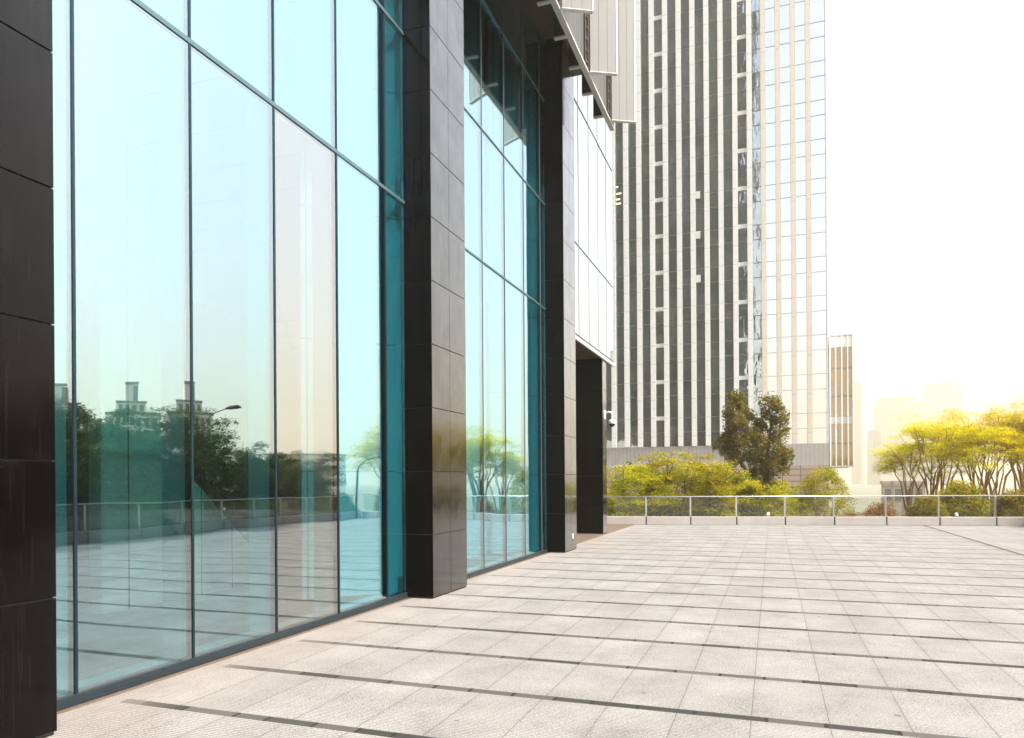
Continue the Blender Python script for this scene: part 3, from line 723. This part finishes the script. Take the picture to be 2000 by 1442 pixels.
u2 = tree('umbrella_tree', 8, 'umbrella', LEAF['gold'], M['bark_gold'], 6.6, 2.3, (9.6, 41.5, -1.0), 'middle golden umbrella tree of the grove', GB)
put(u2, (12.4, 42.5, -1.0), 2.1, 1.06, 'tall golden umbrella tree at the right edge of the picture', GB)
put(u1, (11.0, 39.4, -1.0), 1.2, 1.08, 'golden umbrella tree in front of the right part of the grove', GB)
put(u2, (14.6, 43.5, -1.0), 4.4, 1.0, 'golden umbrella tree just outside the right edge', GB)
put(u1, (8.7, 44.5, -1.0), 4.0, 1.05, 'golden umbrella tree behind the middle of the grove', GB)
put(u1, (9.6, 38.6, -1.0), 5.5, .92, 'low golden umbrella tree nearest the railing', GB)
put(u1, (13.2, 40.6, -1.0), 3.0, 1.12, 'golden umbrella tree close to the right picture edge', GB)
put(u2, (10.8, 46.0, -1.0), .6, 1.0, 'golden umbrella tree at the back of the grove', GB)
put(u1, (6.9, 43.6, -1.0), 2.6, .84, 'slender golden umbrella tree at the back left of the grove', GB)
put(b3, (7.6, 35.4, -1.0), 3.0, 1.3, 'low green bush under the left golden tree', None)
put(b3, (10.6, 36.0, -1.0), 4.1, 1.35, 'low green bush behind the railing below the middle golden tree', None)
GC = 'dense trees beside the terrace, mirrored in the facade'
d1 = tree('shade_tree', 21, 'feather', LEAF['dark'], M['bark'], 4.75, 2.1, (10.4, 13.0, -1.0), 'dense dark green tree beside the terrace, seen only mirrored in the facade', GC, 1.3)
d2 = tree('shade_tree', 22, 'bush', LEAF['dark'], M['bark'], 4.35, 2.3, (10.6, 17.2, -1.0), 'dense dark green tree beside the terrace, seen only mirrored in the facade', GC, 1.5)
d3 = tree('shade_tree', 23, 'umbrella', LEAF['fern'], M['bark'], 5.3, 2.2, (11.6, 20.5, -1.0), 'dense dark green tree beside the terrace, seen only mirrored in the facade', GC, 1.2)
rd = random.Random(9)
for k, (x, y, s, sc) in enumerate(((10.7, 9.0, d2, 1.0), (13.2, 11.4, d1, 1.2), (13.6, 15.2, d3, 1.05), (10.3, 21.6, d2, .82), (12.9, 18.8, d1, 1.12), (13.4, 23.6, d1, 1.12),
        (10.6, 25.4, d1, .8), (11.3, 28.6, d3, .78), (14.4, 27.6, d2, .95), (10.2, 5.6, d1, 1.0), (15.8, 20.0, d2, 1.25), (12.6, 31.5, d1, .85), (16.0, 13.0, d2, 1.3), (16.5, 25.0, d3, 1.1), (10.2, 12.0, d2, .95), (10.5, 15.2, d1, .95), (10.2, 19.4, d1, .9), (10.4, 23.6, d2, .78), (9.9, 27.2, d2, .7), (11.8, 24.6, d1, .95), (13.0, 28.8, d2, .85), (14.8, 31.5, d2, .95))):
    put(s, (x, y, -1.0), rd.uniform(0, 6.28), sc, 'dense dark green tree beside the terrace, seen only mirrored in the facade', GC)
hb = tree('clipped_shrub', 24, 'bush', LEAF['fern'], M['bark'], 1.9, .95, (9.2, 8.0, -1.0), 'low shrub along the side balustrade, seen only mirrored in the facade', 'shrubs along the side balustrade')
for k in range(15): put(hb, (9.2 + rd.uniform(-.15, .25), 9.4 + 1.35 * k, -1.0), rd.uniform(0, 6.28), rd.uniform(.9, 1.12), 'low shrub along the side balustrade, seen only mirrored in the facade', 'shrubs along the side balustrade')
# ---- lamps
def street_lamp(loc, rz, H, label):
    s = empty('street_lamp', loc, rz); tag(s, label, 'street lamp')
    MB().tube([(0, 0, 0), (0, 0, H * .8), (.06, 0, H * .87), (.5, 0, H * .955), (1.25, 0, H)], [.06, .05, .04, .032, .025], 8).build('pole', M['pole'], s)
    MB().tube([(1.2, 0, H - .005), (1.45, 0, H + .06), (1.9, 0, H + .09), (2.1, 0, H + .05)], [.05, .12, .11, .03], 8).build('lamp_head', M['pole'], s)
street_lamp((20.15, 31.8, -1.0), R(160), 6.7, 'curved street lamp above the dark trees, mirrored in the second pane')
street_lamp((11.6, 33.8, -1.0), R(160), 4.0, 'curved street lamp mirrored in the last pane before the middle pillar')
gl = empty('garden_lamp', (-6.75, 36.0, -1.0)); tag(gl, 'small garden lamp rising above the yellow trees by the far pillar', 'lamp')
MB().tube([(0, 0, 0), (0, 0, 3.45)], .03, 6).build('pole', M['pole'], gl)
MB().lathe([(.02, 3.40), (.16, 3.44), (.13, 3.54), (.02, 3.58)], (0, 0, 0), 12).build('lamp_head', M['pole'], gl)
for x, y, lb_ in ((-.15, 29.3, 'small white spotlight behind the balustrade below the evergreen'), (6.3, 30.1, 'small white spotlight behind the balustrade below the golden trees')):
    s = empty('garden_spotlight', (x, y, -1.0)); tag(s, lb_, 'spotlight')
    MB().tube([(0, 0, 0), (0, 0, 1.18)], .022, 6).build('stake', M['white'], s)
    MB().tube([(-.02, -.06, 1.2), (0, .08, 1.32)], [.07, .055], 10).build('lamp_head', M['white'], s)

# ================================================================== HAZE
hz = NT('warm_haze'); hz.t.nodes.remove(hz.p)
pv = hz.t.nodes.new('ShaderNodeVolumePrincipled')
pv.inputs['Color'].default_value = c4(1.0, .905, .75); pv.inputs['Density'].default_value = 0.0009; pv.inputs['Anisotropy'].default_value = 0.5
hz.t.links.new(pv.outputs[0], hz.out.inputs['Volume'])
tag(MB().box(-2600, 2600, -2600, 2600, -7, 225).build('haze', hz.m), 'warm pale haze filling the air', 'haze', kind='stuff')
